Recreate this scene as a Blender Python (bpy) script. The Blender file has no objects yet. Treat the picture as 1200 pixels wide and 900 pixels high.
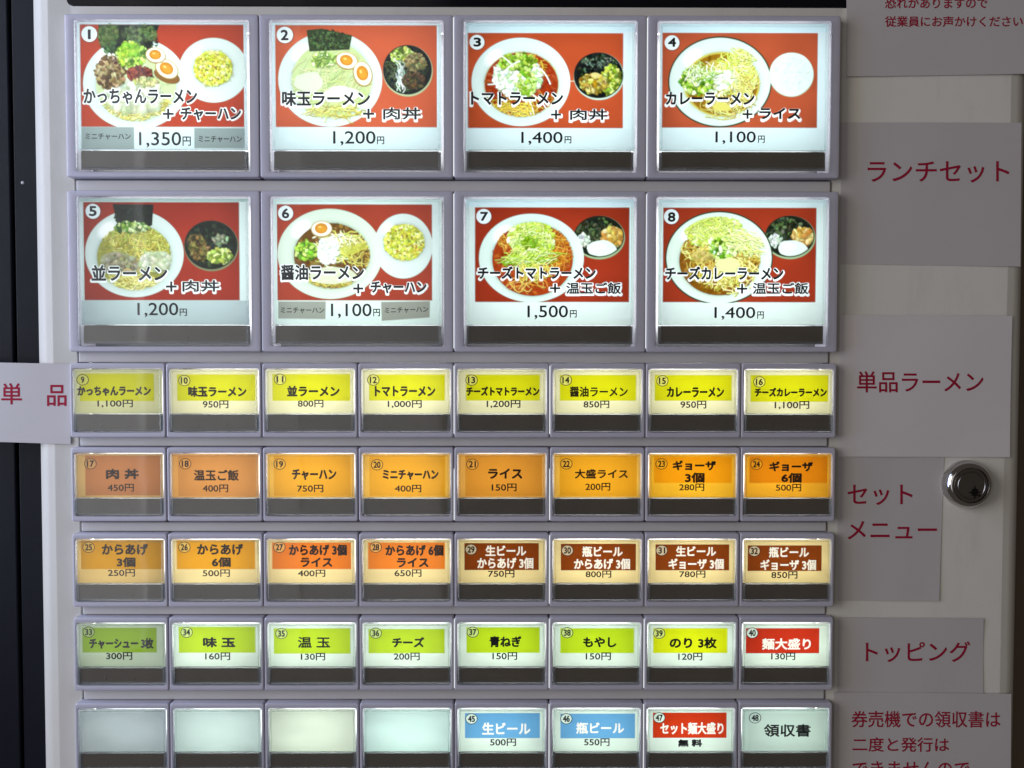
import bpy, bmesh, math, random
import numpy as np
from mathutils import Matrix, Vector

random.seed(7)
RNG = np.random.default_rng(11)
SC = bpy.context.scene
COL = SC.collection
MM = 0.001

# ------------------------------------------------------------------ camera
F_PX = 1000.0                                   # focal length in pixels of a 1200 px wide frame
CAM = (0.18275, -0.35572, -0.14084)
YAW, PITCH, ROLL = (math.radians(a) for a in (-0.240, -1.795, -0.046))
R = (Matrix.Rotation(YAW, 3, 'Z') @ Matrix.Rotation(PITCH, 3, 'X') @ Matrix.Rotation(ROLL, 3, 'Y'))
cam_data = bpy.data.cameras.new('camera')
cam_data.sensor_width = 36.0
cam_data.lens = 36.0 * F_PX / 1200.0
cam_data.clip_start, cam_data.clip_end = 0.01, 50.0
cam = bpy.data.objects.new('camera', cam_data)
COL.objects.link(cam)
cam.location = CAM
cam.rotation_euler = (R @ Matrix.Rotation(math.pi / 2, 3, 'X')).to_euler()
SC.camera = cam

# ------------------------------------------------------------------ world, lamps, exposure
world = bpy.data.worlds.new('World')
SC.world = world
world.use_nodes = True
bg = world.node_tree.nodes['Background']
bg.inputs['Color'].default_value = (1.0, 0.86, 0.72, 1)
bg.inputs['Strength'].default_value = 0.060


def area_lamp(name, loc, target, sx, sy, watts, col):
    d = bpy.data.lights.new(name, 'AREA')
    d.shape = 'RECTANGLE'
    d.size, d.size_y = sx, sy
    d.energy = watts
    d.color = col
    o = bpy.data.objects.new(name, d)
    COL.objects.link(o)
    o.location = loc
    o.rotation_euler = (Vector(target) - Vector(loc)).to_track_quat('-Z', 'Y').to_euler()
    return o


# daylight from the doorway on the left
area_lamp('doorway_light', (-0.95, -0.75, 0.12), (0.19, 0.0, -0.14), 0.5, 0.9, 6.5, (1.0, 0.93, 0.85))
# unseen near key, added so brightness falls off from the left columns
area_lamp('left_near_key', (-0.27, -0.15, -0.06), (0.05, 0.0, -0.15), 0.18, 0.6, 1.65, (0.54, 0.68, 1.0))
# panels added for the unseen street, to reflect in the left columns' glossy strips
for lx_, lw_, lp_ in ((-1.00, 0.46, 2.5), (-0.56, 0.40, 1.5), (-0.17, 0.36, 0.9)):
    area_lamp('reflection_panel', (lx_, -1.85, -0.05), (0.0, 0.0, -0.15), lw_, 1.8, lp_, (0.97, 0.98, 1.0))


SC.view_settings.view_transform = 'Standard'
SC.view_settings.look = 'None'
SC.view_settings.exposure = 0.0
SC.view_settings.gamma = 1.0
SC.cycles.transparent_max_bounces = 24
SC.cycles.max_bounces = 8
SC.cycles.use_denoising = True


# ------------------------------------------------------------------ helpers
def lin(c):
    """sRGB 0-255 -> linear"""
    a = np.asarray(c, float) / 255.0
    return np.where(a <= 0.04045, a / 12.92, ((a + 0.055) / 1.055) ** 2.4)


def at(px, py, y):
    """point of the photograph (1200 x 900) on the plane Y = y"""
    r = R @ Vector(((px - 600) / F_PX, 1.0, -(py - 450) / F_PX))
    t = (y - CAM[1]) / r.y
    return (CAM[0] + r.x * t, y, CAM[2] + r.z * t)


def new_mat(name):
    m = bpy.data.materials.new(name)
    m.use_nodes = True
    nt = m.node_tree
    nt.nodes.clear()
    out = nt.nodes.new('ShaderNodeOutputMaterial')
    return m, nt, out


def plastic(name, col, rough=0.4, spec=0.5, var=0.05, scale=300.0, bump=0.0, bscale=1500.0, metal=0.0, coat=0.0, smudge=0.0):
    m, nt, out = new_mat(name)
    N, L = nt.nodes.new, nt.links.new
    p = N('ShaderNodeBsdfPrincipled')
    p.inputs['Roughness'].default_value = rough
    p.inputs['Metallic'].default_value = metal
    p.inputs['Specular IOR Level'].default_value = spec
    p.inputs['Coat Weight'].default_value = coat
    tc = N('ShaderNodeTexCoord')
    nz = N('ShaderNodeTexNoise')
    nz.inputs['Scale'].default_value = scale
    nz.inputs['Detail'].default_value = 5
    L(tc.outputs['Object'], nz.inputs['Vector'])
    mx = N('ShaderNodeMix')
    mx.data_type = 'RGBA'
    mx.inputs['A'].default_value = (*[c * (1 - var) for c in col], 1)
    mx.inputs['B'].default_value = (*[min(1, c * (1 + var)) for c in col], 1)
    L(nz.outputs['Fac'], mx.inputs['Factor'])
    colout = mx.outputs['Result']
    if smudge:
        n2 = N('ShaderNodeTexNoise')
        n2.inputs['Scale'].default_value = 38
        n2.inputs['Detail'].default_value = 8
        n2.inputs['Roughness'].default_value = 0.7
        mp = N('ShaderNodeMapping')
        mp.inputs['Scale'].default_value = (2.2, 1, 0.55)
        L(tc.outputs['Object'], mp.inputs['Vector'])
        L(mp.outputs['Vector'], n2.inputs['Vector'])
        rp = N('ShaderNodeMapRange')
        rp.inputs['From Min'].default_value = 0.52
        rp.inputs['From Max'].default_value = 0.78
        rp.inputs['To Max'].default_value = smudge
        L(n2.outputs['Fac'], rp.inputs['Value'])
        m2 = N('ShaderNodeMix')
        m2.data_type = 'RGBA'
        m2.inputs['B'].default_value = (*[c * 0.72 for c in col], 1)
        L(rp.outputs['Result'], m2.inputs['Factor'])
        L(colout, m2.inputs['A'])
        colout = m2.outputs['Result']
    L(colout, p.inputs['Base Color'])
    mr = N('ShaderNodeMapRange')
    mr.inputs['To Min'].default_value = max(0, rough - 0.07)
    mr.inputs['To Max'].default_value = rough + 0.07
    n3 = N('ShaderNodeTexNoise')
    n3.inputs['Scale'].default_value = 55
    n3.inputs['Detail'].default_value = 6
    L(tc.outputs['Object'], n3.inputs['Vector'])
    L(n3.outputs['Fac'], mr.inputs['Value'])
    L(mr.outputs['Result'], p.inputs['Roughness'])
    if bump:
        b = N('ShaderNodeBump')
        b.inputs['Strength'].default_value = bump
        b.inputs['Distance'].default_value = 0.0003
        n4 = N('ShaderNodeTexNoise')
        n4.inputs['Scale'].default_value = bscale
        n4.inputs['Detail'].default_value = 3
        L(tc.outputs['Object'], n4.inputs['Vector'])
        L(n4.outputs['Fac'], b.inputs['Height'])
        L(b.outputs['Normal'], p.inputs['Normal'])
    L(p.outputs['BSDF'], out.inputs['Surface'])
    return m


def card_mat():
    """printed translucent film: the ink colour filters the lamp behind and reflects a little of the room"""
    m, nt, out = new_mat('printed_film')
    N, L = nt.nodes.new, nt.links.new
    at_ = N('ShaderNodeAttribute')
    at_.attribute_name = 'ink'
    tr = N('ShaderNodeBsdfTranslucent')
    df = N('ShaderNodeBsdfDiffuse')
    mx = N('ShaderNodeMixShader')
    mx.inputs['Fac'].default_value = 0.25
    L(at_.outputs['Color'], tr.inputs['Color'])
    L(at_.outputs['Color'], df.inputs['Color'])
    L(tr.outputs['BSDF'], mx.inputs[1])
    L(df.outputs['BSDF'], mx.inputs[2])
    L(mx.outputs['Shader'], out.inputs['Surface'])
    return m


def schlick(nt, f0):
    """mirror share of a clear surface, the same from either side of a thin sheet"""
    N, L = nt.nodes.new, nt.links.new
    lw = N('ShaderNodeLayerWeight')
    lw.inputs['Blend'].default_value = 0.5
    p = N('ShaderNodeMath')
    p.operation = 'POWER'
    p.inputs[1].default_value = 5
    m = N('ShaderNodeMath')
    m.operation = 'MULTIPLY_ADD'
    m.inputs[1].default_value = 1 - f0
    m.inputs[2].default_value = f0
    L(lw.outputs['Facing'], p.inputs[0])
    L(p.outputs[0], m.inputs[0])
    return m.outputs[0]


def pane_mat():
    m, nt, out = new_mat('clear_acrylic')
    N, L = nt.nodes.new, nt.links.new
    t = N('ShaderNodeBsdfTransparent')
    t.inputs['Color'].default_value = (0.97, 0.985, 0.985, 1)
    g = N('ShaderNodeBsdfGlossy')
    g.inputs['Roughness'].default_value = 0.035
    fr = schlick(nt, 0.036)
    tc = N('ShaderNodeTexCoord')
    nz = N('ShaderNodeTexNoise')
    nz.inputs['Scale'].default_value = 60
    nz.inputs['Detail'].default_value = 2
    b = N('ShaderNodeBump')
    b.inputs['Strength'].default_value = 0.08
    b.inputs['Distance'].default_value = 0.0004
    L(tc.outputs['Object'], nz.inputs['Vector'])
    L(nz.outputs['Fac'], b.inputs['Height'])
    L(b.outputs['Normal'], g.inputs['Normal'])
    mx = N('ShaderNodeMixShader')
    L(fr, mx.inputs['Fac'])
    L(t.outputs['BSDF'], mx.inputs[1])
    L(g.outputs['BSDF'], mx.inputs[2])
    L(mx.outputs['Shader'], out.inputs['Surface'])
    return m


def rim_mat():
    m, nt, out = new_mat('acrylic_edge')
    N, L = nt.nodes.new, nt.links.new
    t = N('ShaderNodeBsdfTransparent')
    t.inputs['Color'].default_value = (0.985, 0.995, 0.995, 1)
    tr = N('ShaderNodeBsdfTranslucent')
    tr.inputs['Color'].default_value = (0.92, 0.97, 0.97, 1)
    df = N('ShaderNodeBsdfDiffuse')
    df.inputs['Color'].default_value = (0.7, 0.73, 0.76, 1)
    g = N('ShaderNodeBsdfGlossy')
    g.inputs['Roughness'].default_value = 0.12
    a = N('ShaderNodeMixShader')
    a.inputs['Fac'].default_value = 0.16
    L(t.outputs['BSDF'], a.inputs[1])
    L(tr.outputs['BSDF'], a.inputs[2])
    b = N('ShaderNodeMixShader')
    b.inputs['Fac'].default_value = 0.06
    L(a.outputs['Shader'], b.inputs[1])
    L(df.outputs['BSDF'], b.inputs[2])
    fr = schlick(nt, 0.045)
    c = N('ShaderNodeMixShader')
    L(fr, c.inputs['Fac'])
    L(b.outputs['Shader'], c.inputs[1])
    L(g.outputs['BSDF'], c.inputs[2])
    L(c.outputs['Shader'], out.inputs['Surface'])
    return m


def ink_mat(name, col, rough=0.6, through=0.0):
    """through = how much of the lamp behind the ink lets pass"""
    m, nt, out = new_mat(name)
    p = nt.nodes.new('ShaderNodeBsdfPrincipled')
    p.inputs['Base Color'].default_value = (*col, 1)
    p.inputs['Roughness'].default_value = rough
    p.inputs['Specular IOR Level'].default_value = 0.2
    if through:
        t = nt.nodes.new('ShaderNodeBsdfTransparent')
        x = nt.nodes.new('ShaderNodeMixShader')
        x.inputs['Fac'].default_value = through
        nt.links.new(p.outputs['BSDF'], x.inputs[1])
        nt.links.new(t.outputs['BSDF'], x.inputs[2])
        nt.links.new(x.outputs['Shader'], out.inputs['Surface'])
    else:
        nt.links.new(p.outputs['BSDF'], out.inputs['Surface'])
    return m


def paper_mat(name, col):
    m = plastic(name, col, rough=0.7, spec=0.25, var=0.03, scale=45, bump=0.10, bscale=1600)
    return m


M_CAB = plastic('white_enamel', (0.63, 0.605, 0.555), rough=0.42, spec=0.45, var=0.03, scale=90, bump=0.12, bscale=700, smudge=0.35)
M_BEZEL = plastic('grey_lavender_plastic', (0.485, 0.468, 0.555), rough=0.22, spec=0.6, var=0.05, scale=200, bump=0.15, bscale=2200)
M_BAR = plastic('pale_grey_plastic', (0.56, 0.545, 0.545), rough=0.45, spec=0.4, var=0.05, scale=120, bump=0.12)
M_BACK = plastic('dark_inner_plastic', (0.05, 0.05, 0.055), rough=0.7)
M_STRIP = plastic('smoky_brown_plastic', (0.115, 0.092, 0.076), rough=0.22, spec=0.6, var=0.35, scale=35, bump=0.06, bscale=300)
M_BLACKGLASS = plastic('black_glass', (0.005, 0.005, 0.007), rough=0.08, spec=0.2)
M_FRAME = plastic('black_painted_metal', (0.007, 0.008, 0.012), rough=0.30, spec=0.12, var=0.15, bump=0.1)
M_CHROME = plastic('chrome', (0.60, 0.585, 0.57), rough=0.10, metal=1.0, var=0.06, scale=150)
M_PLUG = plastic('dull_steel', (0.30, 0.285, 0.27), rough=0.30, metal=1.0, var=0.08, scale=250, bump=0.1)
M_HOLE = ink_mat('keyhole_black', (0.004, 0.004, 0.004))
M_INK = ink_mat('black_ink', (0.010, 0.012, 0.018), through=0.05)
M_BROWNINK = ink_mat('brown_black_ink', (0.03, 0.014, 0.008), through=0.03)
M_RED = ink_mat('red_marker_ink', (0.33, 0.008, 0.036), 0.7)
M_PAPER = paper_mat('white_paper', (0.535, 0.50, 0.50))
M_PAPER2 = paper_mat('pale_paper', (0.66, 0.62, 0.625))
M_WALL = plastic('brown_wall', (0.17, 0.125, 0.085), rough=0.7, var=0.2, scale=20)
M_CARD = card_mat()
M_PANE = pane_mat()
M_RIM = rim_mat()


def link(name, me, mats, parent=None, smooth=False):
    if smooth == 'edges':                           # rounded edges smooth, corners crisp
        for p in me.polygons:
            p.use_smooth = True
        me.set_sharp_from_angle(angle=math.radians(38))
        smooth = False
    o = bpy.data.objects.new(name, me)
    COL.objects.link(o)
    for m in (mats if isinstance(mats, (list, tuple)) else [mats]):
        if m.name not in [x.name for x in me.materials if x]:
            me.materials.append(m)
    if parent is not None:
        o.parent = parent
    if smooth:
        for p in me.polygons:
            p.use_smooth = True
    return o


def tag(o, label, cat, group=None):
    o['label'] = label
    o['category'] = cat
    if group:
        o['group'] = group


def loops_mesh(name, loops, cap_first=False, cap_last=False):
    """skin a row of closed loops (each a list of points) with quads"""
    bm = bmesh.new()
    rows = [[bm.verts.new(p) for p in lp] for lp in loops]
    n = len(rows[0])
    for a, b in zip(rows, rows[1:]):
        for i in range(n):
            j = (i + 1) % n
            bm.faces.new((a[i], a[j], b[j], b[i]))
    if cap_first:
        bm.faces.new(rows[0])
    if cap_last:
        bm.faces.new(rows[-1])
    bmesh.ops.recalc_face_normals(bm, faces=bm.faces)
    me = bpy.data.meshes.new(name)
    bm.to_mesh(me)
    bm.free()
    return me


def rect(x0, z0, x1, z1, y, r=0.0, seg=4):
    """rectangle loop in the XZ plane (mm in, m out), r = corner radius"""
    if r <= 0:
        pts = [(x0, z0), (x1, z0), (x1, z1), (x0, z1)]
    else:
        pts = []
        for cx, cz, a0 in ((x0 + r, z0 + r, 180), (x1 - r, z0 + r, 270), (x1 - r, z1 - r, 0), (x0 + r, z1 - r, 90)):
            for k in range(seg + 1):
                a = math.radians(a0 + 90 * k / seg)
                pts.append((cx + r * math.cos(a), cz + r * math.sin(a)))
    return [(x * MM, y * MM, z * MM) for x, z in pts]


def box_into(bm, x0, y0, z0, x1, y1, z1, bev=0.0):
    vs = [bm.verts.new((x * MM, y * MM, z * MM)) for x in (x0, x1) for y in (y0, y1) for z in (z0, z1)]
    fs = [bm.faces.new([vs[i] for i in f]) for f in ((0, 1, 3, 2), (4, 6, 7, 5), (0, 4, 5, 1), (2, 3, 7, 6), (0, 2, 6, 4), (1, 5, 7, 3))]
    if bev:
        es = list({e for f in fs for e in f.edges})
        bmesh.ops.bevel(bm, geom=es, offset=bev * MM, segments=2, affect='EDGES', profile=0.6)


def bm_mesh(name, bm):
    bmesh.ops.recalc_face_normals(bm, faces=bm.faces)
    me = bpy.data.meshes.new(name)
    bm.to_mesh(me)
    bm.free()
    return me


# ------------------------------------------------------------------ lettering
_text_cache = {}


def text_tris(s):
    """flat triangles of a string, scaled so its ink box is the unit square (x right, y up)"""
    if s in _text_cache:
        return _text_cache[s]
    cu = bpy.data.curves.new('text_source', 'FONT')
    cu.body = s
    cu.resolution_u = 4
    ob = bpy.data.objects.new('text_source', cu)
    COL.objects.link(ob)
    dg = bpy.context.evaluated_depsgraph_get()
    dg.update()
    me = bpy.data.meshes.new_from_object(ob.evaluated_get(dg))
    me.calc_loop_triangles()
    v = np.empty(len(me.vertices) * 3)
    me.vertices.foreach_get('co', v)
    v = v.reshape(-1, 3)[:, :2]
    t = np.empty(len(me.loop_triangles) * 3, int)
    me.loop_triangles.foreach_get('vertices', t)
    t = t.reshape(-1, 3)
    used = v[np.unique(t)]
    lo, hi = used.min(0), used.max(0)
    asp = (hi - lo)
    if asp[0] < 0.02:
        asp[0] = 0.02
    v = (v - lo) / np.maximum(asp, 1e-6)
    bpy.data.objects.remove(ob)
    bpy.data.curves.remove(cu)
    bpy.data.meshes.remove(me)
    _text_cache[s] = (v, t)
    return v, t


class Ink:
    """collects flat ink shapes in a local (u, v) plane, v downwards"""

    def __init__(self):
        self.v, self.t, self.n = [], [], 0

    def tris(self, v, t):
        self.v.append(v)
        self.t.append(t + self.n)
        self.n += len(v)

    def text(self, s, box, bold=0.0, rise=0.0):
        x0, y0, x1, y1 = box
        v, t = text_tris(s)
        b = bold
        p = np.stack([x0 + b + v[:, 0] * (x1 - x0 - 2 * b), y1 - b - v[:, 1] * (y1 - y0 - 2 * b)], 1)
        if rise:
            p[:, 1] -= rise * (p[:, 0] - (x0 + x1) / 2)
        self.tris(p, t)
        if b > 0:
            for k in range(8):
                a = k * math.pi / 4
                self.tris(p + [b * math.cos(a), b * math.sin(a)], t)

    def ring(self, cx, cy, r, w, n=28, ry=None):
        a = np.linspace(0, 2 * math.pi, n, endpoint=False)
        q = (ry or r) / r
        v = np.concatenate([np.stack([cx + (r - w / 2) * np.cos(a), cy + (r - w / 2) * np.sin(a) * q], 1),
                            np.stack([cx + (r + w / 2) * np.cos(a), cy + (r + w / 2) * np.sin(a) * q], 1)])
        t = []
        for i in range(n):
            j = (i + 1) % n
            t += [(i, j, n + j), (i, n + j, n + i)]
        self.tris(v, np.array(t))

    def mesh(self, name, to_world):
        """to_world(array n x 2, layer index array) -> n x 3"""
        me = bpy.data.meshes.new(name)
        vs, layer = [], []
        for i, v in enumerate(self.v):
            vs.append(v)
            layer.append(np.full(len(v), i % 9))
        v = to_world(np.concatenate(vs), np.concatenate(layer))
        t = np.concatenate(self.t)
        me.from_pydata(v.tolist(), [], t.tolist())
        return me


# ------------------------------------------------------------------ painter for the printed films
class Canvas:
    def __init__(self, x0, y0, x1, y1, w, h, base):
        self.x0, self.y0 = x0, y0
        self.sx, self.sy = w / (x1 - x0), h / (y1 - y0)
        self.w, self.h = w, h
        self.a = np.empty((h, w, 3))
        self.a[:] = lin(base)
        self.clip = None

    def X(self, x):
        return (x - self.x0) * self.sx

    def Y(self, y):
        return (y - self.y0) * self.sy

    def win(self, xa, ya, xb, yb):
        i0, i1 = max(0, int(xa) - 2), min(self.w, int(xb) + 3)
        j0, j1 = max(0, int(ya) - 2), min(self.h, int(yb) + 3)
        if i1 <= i0 or j1 <= j0:
            return None
        yy, xx = np.mgrid[j0:j1, i0:i1]
        return (slice(j0, j1), slice(i0, i1)), xx + 0.5, yy + 0.5

    def blend(self, sl, m, col, raw=False):
        c = col if raw else lin(col)
        m = np.clip(m, 0, 1)
        if self.clip is not None:
            m = m * self.clip[sl]
        m = m[..., None]
        self.a[sl] = self.a[sl] * (1 - m) + c * m

    def ell(self, cx, cy, rx, ry, col, rot=0.0, alpha=1.0, soft=1.0, wob=0.0):
        X, Y = self.X(cx), self.Y(cy)
        ax, ay = max(.4, rx * self.sx), max(.4, ry * self.sy)
        m = max(ax, ay)
        w = self.win(X - m, Y - m, X + m, Y + m)
        if w is None:
            return
        sl, xx, yy = w
        c, s = math.cos(rot), math.sin(rot)
        dx, dy = xx - X, yy - Y
        u, v = (dx * c + dy * s) / ax, (-dx * s + dy * c) / ay
        r = np.sqrt(u * u + v * v)
        if wob:
            th = np.arctan2(v, u)
            ph = RNG.random(3) * 6.3
            r = r / (1 + wob * (np.sin(3 * th + ph[0]) + .7 * np.sin(5 * th + ph[1]) + .5 * np.sin(8 * th + ph[2])))
        self.blend(sl, (1 - r) * min(ax, ay) / soft + 0.5 if soft <= 1.0 else (1 - r) * min(ax, ay) / soft, np.asarray(col), False) if alpha >= 1 else \
            self.blend(sl, np.clip((1 - r) * min(ax, ay) / soft + 0.5, 0, 1) * alpha, col)

    def rect(self, x0, y0, x1, y1, col, alpha=1.0):
        self.clip = None
        self.poly([(x0, y0), (x1, y0), (x1, y1), (x0, y1)], col, alpha)

    def poly(self, pts, col, alpha=1.0):
        """convex polygon"""
        P = [(self.X(x), self.Y(y)) for x, y in pts]
        xs, ys = [p[0] for p in P], [p[1] for p in P]
        w = self.win(min(xs), min(ys), max(xs), max(ys))
        if w is None:
            return
        sl, xx, yy = w
        area = sum(P[i][0] * P[(i + 1) % len(P)][1] - P[(i + 1) % len(P)][0] * P[i][1] for i in range(len(P)))
        sg = 1 if area > 0 else -1
        m = np.full(xx.shape, 9.0)
        for i in range(len(P)):
            (ax, ay), (bx, by) = P[i], P[(i + 1) % len(P)]
            L = math.hypot(bx - ax, by - ay) + 1e-9
            m = np.minimum(m, sg * ((bx - ax) * (yy - ay) - (by - ay) * (xx - ax)) / L)
        self.blend(sl, np.clip(m + 0.5, 0, 1) * alpha, col)

    def stroke(self, pts, wd, col, alpha=1.0):
        P = np.array([(self.X(x), self.Y(y)) for x, y in pts])
        r = max(0.45, wd * self.sx / 2)
        w = self.win(P[:, 0].min() - r, P[:, 1].min() - r, P[:, 0].max() + r, P[:, 1].max() + r)
        if w is None:
            return
        sl, xx, yy = w
        d = np.full(xx.shape, 1e9)
        for (ax, ay), (bx, by) in zip(P, P[1:]):
            ex, ey = bx - ax, by - ay
            t = np.clip(((xx - ax) * ex + (yy - ay) * ey) / (ex * ex + ey * ey + 1e-9), 0, 1)
            d = np.minimum(d, np.hypot(xx - ax - t * ex, yy - ay - t * ey))
        self.blend(sl, np.clip(r - d + 0.5, 0, 1) * alpha, col)

    def arcline(self, cx, cy, ln, ang, bend, wd, col, alpha=1.0, wave=0.0, key=None):
        pts = []
        ph = key if key is not None else (cx * 7.1 + cy * 3.7) % 6.283
        n = 9 if ln > 60 else 5
        for k in range(n):
            t = k / (n - 1) - 0.5
            x, y = t * ln, bend * (t * t * 4 - 1) * ln * 0.32 + wave * ln * math.sin(8 * t + ph)
            pts.append((cx + x * math.cos(ang) - y * math.sin(ang), cy + x * math.sin(ang) + y * math.cos(ang)))
        self.stroke(pts, wd, col, alpha)

    def spot(self, cx, cy, rx, ry, rot=0):
        """a random point inside an ellipse"""
        r, a = math.sqrt(RNG.random()), RNG.random() * 6.283
        u, v = rx * r * math.cos(a), ry * r * math.sin(a)
        return cx + u * math.cos(rot) - v * math.sin(rot), cy + u * math.sin(rot) + v * math.cos(rot)

    def pick(self, cols, j=14):
        c = np.array(cols[int(RNG.integers(len(cols)))], float) + RNG.normal(0, j * .5) + RNG.normal(0, j * .4, 3)
        return np.clip(c, 0, 255)

    def bits(self, cx, cy, rx, ry, n, size, cols, rot=0, stretch=2.2, alpha=1.0, j=16):
        for _ in range(n):
            x, y = self.spot(cx, cy, rx, ry, rot)
            s = size * (0.6 + 0.8 * RNG.random())
            k, q, a = self.pick(cols, j), s * (1 + (stretch - 1) * RNG.random()) / 1.3, RNG.random() * 3.14
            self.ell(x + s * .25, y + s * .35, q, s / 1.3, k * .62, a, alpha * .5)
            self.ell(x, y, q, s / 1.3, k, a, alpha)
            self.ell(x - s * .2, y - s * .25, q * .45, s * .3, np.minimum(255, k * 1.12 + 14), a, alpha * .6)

    def noodles(self, cx, cy, rx, ry, n, wd, cols, ln=110, bend=1.0, rot=0, ang=None, spread=1.57, alpha=1.0, j=14):
        for _ in range(n):
            x, y = self.spot(cx, cy, rx, ry, rot)
            a = (RNG.random() * 6.28) if ang is None else ang + RNG.normal(0, spread)
            L, B, W, k, ky = ln * (.5 + .8 * RNG.random()), RNG.normal(0, bend), wd * (.6 + .5 * RNG.random()), self.pick(cols, j), RNG.random() * 6.28
            self.arcline(x + 1.5, y + 2.5, L, a, B, W * 1.15, k * .52, alpha * .6, .07, ky)
            self.arcline(x, y, L, a, B, W, k, alpha, .07, ky)
            self.arcline(x - .6, y - 1, L, a, B, W * .4, np.minimum(255, k * 1.1 + 12), alpha * .6, .07, ky)

    def mottle(self, x0, y0, x1, y1, cells, amt):
        """low-contrast print unevenness"""
        w = self.win(self.X(x0), self.Y(y0), self.X(x1), self.Y(y1))
        sl, xx, yy = w
        g = RNG.normal(0, 1, (cells + 2, cells + 2))
        u, v = (xx - xx.min()) / (np.ptp(xx) + 1) * cells, (yy - yy.min()) / (np.ptp(yy) + 1) * cells
        i, j = u.astype(int), v.astype(int)
        fu, fv = u - i, v - j
        fu, fv = fu * fu * (3 - 2 * fu), fv * fv * (3 - 2 * fv)
        n = (g[j, i] * (1 - fu) + g[j, i + 1] * fu) * (1 - fv) + (g[j + 1, i] * (1 - fu) + g[j + 1, i + 1] * fu) * fv
        self.a[sl] *= (1 + amt * n)[..., None]

    def inside(self, *e):
        """limit painting to an ellipse (the rim of a plate), or lift the limit"""
        if not e:
            self.clip = None
            return
        cx, cy, rx, ry = e
        yy, xx = np.mgrid[0:self.h, 0:self.w] + 0.5
        q = np.sqrt(((xx - self.X(cx)) / (rx * self.sx)) ** 2 + ((yy - self.Y(cy)) / (ry * self.sy)) ** 2)
        self.clip = np.clip((1 - q) * min(rx * self.sx, ry * self.sy) / 2 + .5, 0, 1)

    def blur(self, sig):
        k = np.exp(-0.5 * (np.arange(-5, 6) / sig) ** 2)
        k /= k.sum()
        for ax in (0, 1):
            p = np.pad(self.a, [(5, 5) if i == ax else (0, 0) for i in range(3)], mode='edge')
            n = self.a.shape[ax]
            self.a = sum(k[i] * (p[i:i + n] if ax == 0 else p[:, i:i + n]) for i in range(11))

    def tri_mask(self, v, t, pad=0):
        """coverage of triangles given in canvas pixels"""
        m = np.zeros((self.h, self.w), bool)
        for a, b, c in v[t]:
            i0, i1 = max(0, int(min(a[0], b[0], c[0]) - .5)), min(self.w, int(max(a[0], b[0], c[0]) + 1.5))
            j0, j1 = max(0, int(min(a[1], b[1], c[1]) - .5)), min(self.h, int(max(a[1], b[1], c[1]) + 1.5))
            if i1 <= i0 or j1 <= j0:
                continue
            yy, xx = np.mgrid[j0:j1, i0:i1] + 0.5
            d = (b[0] - a[0]) * (c[1] - a[1]) - (b[1] - a[1]) * (c[0] - a[0])
            if abs(d) < 1e-9:
                continue
            s = ((b[0] - xx) * (c[1] - yy) - (b[1] - yy) * (c[0] - xx)) / d
            u = ((c[0] - xx) * (a[1] - yy) - (c[1] - yy) * (a[0] - xx)) / d
            m[j0:j1, i0:i1] |= (s >= -0.01) & (u >= -0.01) & (s + u <= 1.01)
        return m

    def text(self, s, box, col, grow=0.0):
        """lettering printed into the film (white words, pale outlines); grow = outline in picture units"""
        x0, y0, x1, y1 = box
        v, t = text_tris(s)
        p = np.stack([self.X(x0 + v[:, 0] * (x1 - x0)), self.Y(y1 - v[:, 1] * (y1 - y0))], 1)
        m = self.tri_mask(p, t)
        r = grow * self.sx
        if r > 0:
            k = int(math.ceil(r))
            out = m.copy()
            for dy in range(-k, k + 1):
                for dx in range(-k, k + 1):
                    if dx * dx + dy * dy <= r * r + .3:
                        out |= np.roll(np.roll(m, dy, 0), dx, 1)
            m = out
        self.blend((slice(None), slice(None)), m.astype(float), col)

    def down(self):
        """2 x 2 average"""
        a = self.a[:self.h // 2 * 2, :self.w // 2 * 2]
        return (a[0::2, 0::2] + a[1::2, 0::2] + a[0::2, 1::2] + a[1::2, 1::2]) / 4


# ---- food pictures; all coordinates are in enlarged-photograph units
PLATE = (214, 232, 223)
GREEN = [(150, 190, 60), (190, 215, 90), (110, 160, 45), (215, 230, 150), (90, 130, 40)]
PALEGREEN = [(205, 225, 150), (225, 240, 190), (180, 210, 110), (235, 245, 220)]
NOODLE = [(225, 215, 130), (240, 232, 165), (200, 185, 95), (232, 224, 150)]
DARKSEA = [(30, 42, 36), (45, 60, 48), (22, 32, 30), (60, 74, 58), (38, 50, 34)]


def bowl(c, cx, cy, rx, ry, soup, srx, sry, sx=0, sy=0, rim=None, plate=PLATE):
    c.inside()
    if rim:
        c.ell(cx, cy, rx + 7, ry + 7, rim)
    c.ell(cx, cy, rx, ry, plate)
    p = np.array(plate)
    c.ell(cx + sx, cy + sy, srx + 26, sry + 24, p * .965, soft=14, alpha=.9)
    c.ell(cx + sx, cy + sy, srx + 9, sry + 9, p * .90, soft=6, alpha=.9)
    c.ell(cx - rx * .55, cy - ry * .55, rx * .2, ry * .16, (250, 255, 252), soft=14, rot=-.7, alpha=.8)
    c.ell(cx + sx, cy + sy, srx, sry, soup)
    s = np.array(soup, float)
    c.bits(cx + sx, cy + sy, srx * .93, sry * .93, 90, 12, [s * .92, s * 1.06, s * .97], alpha=.35)
    c.inside(cx + sx, cy + sy, srx + 5, sry + 5)


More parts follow.
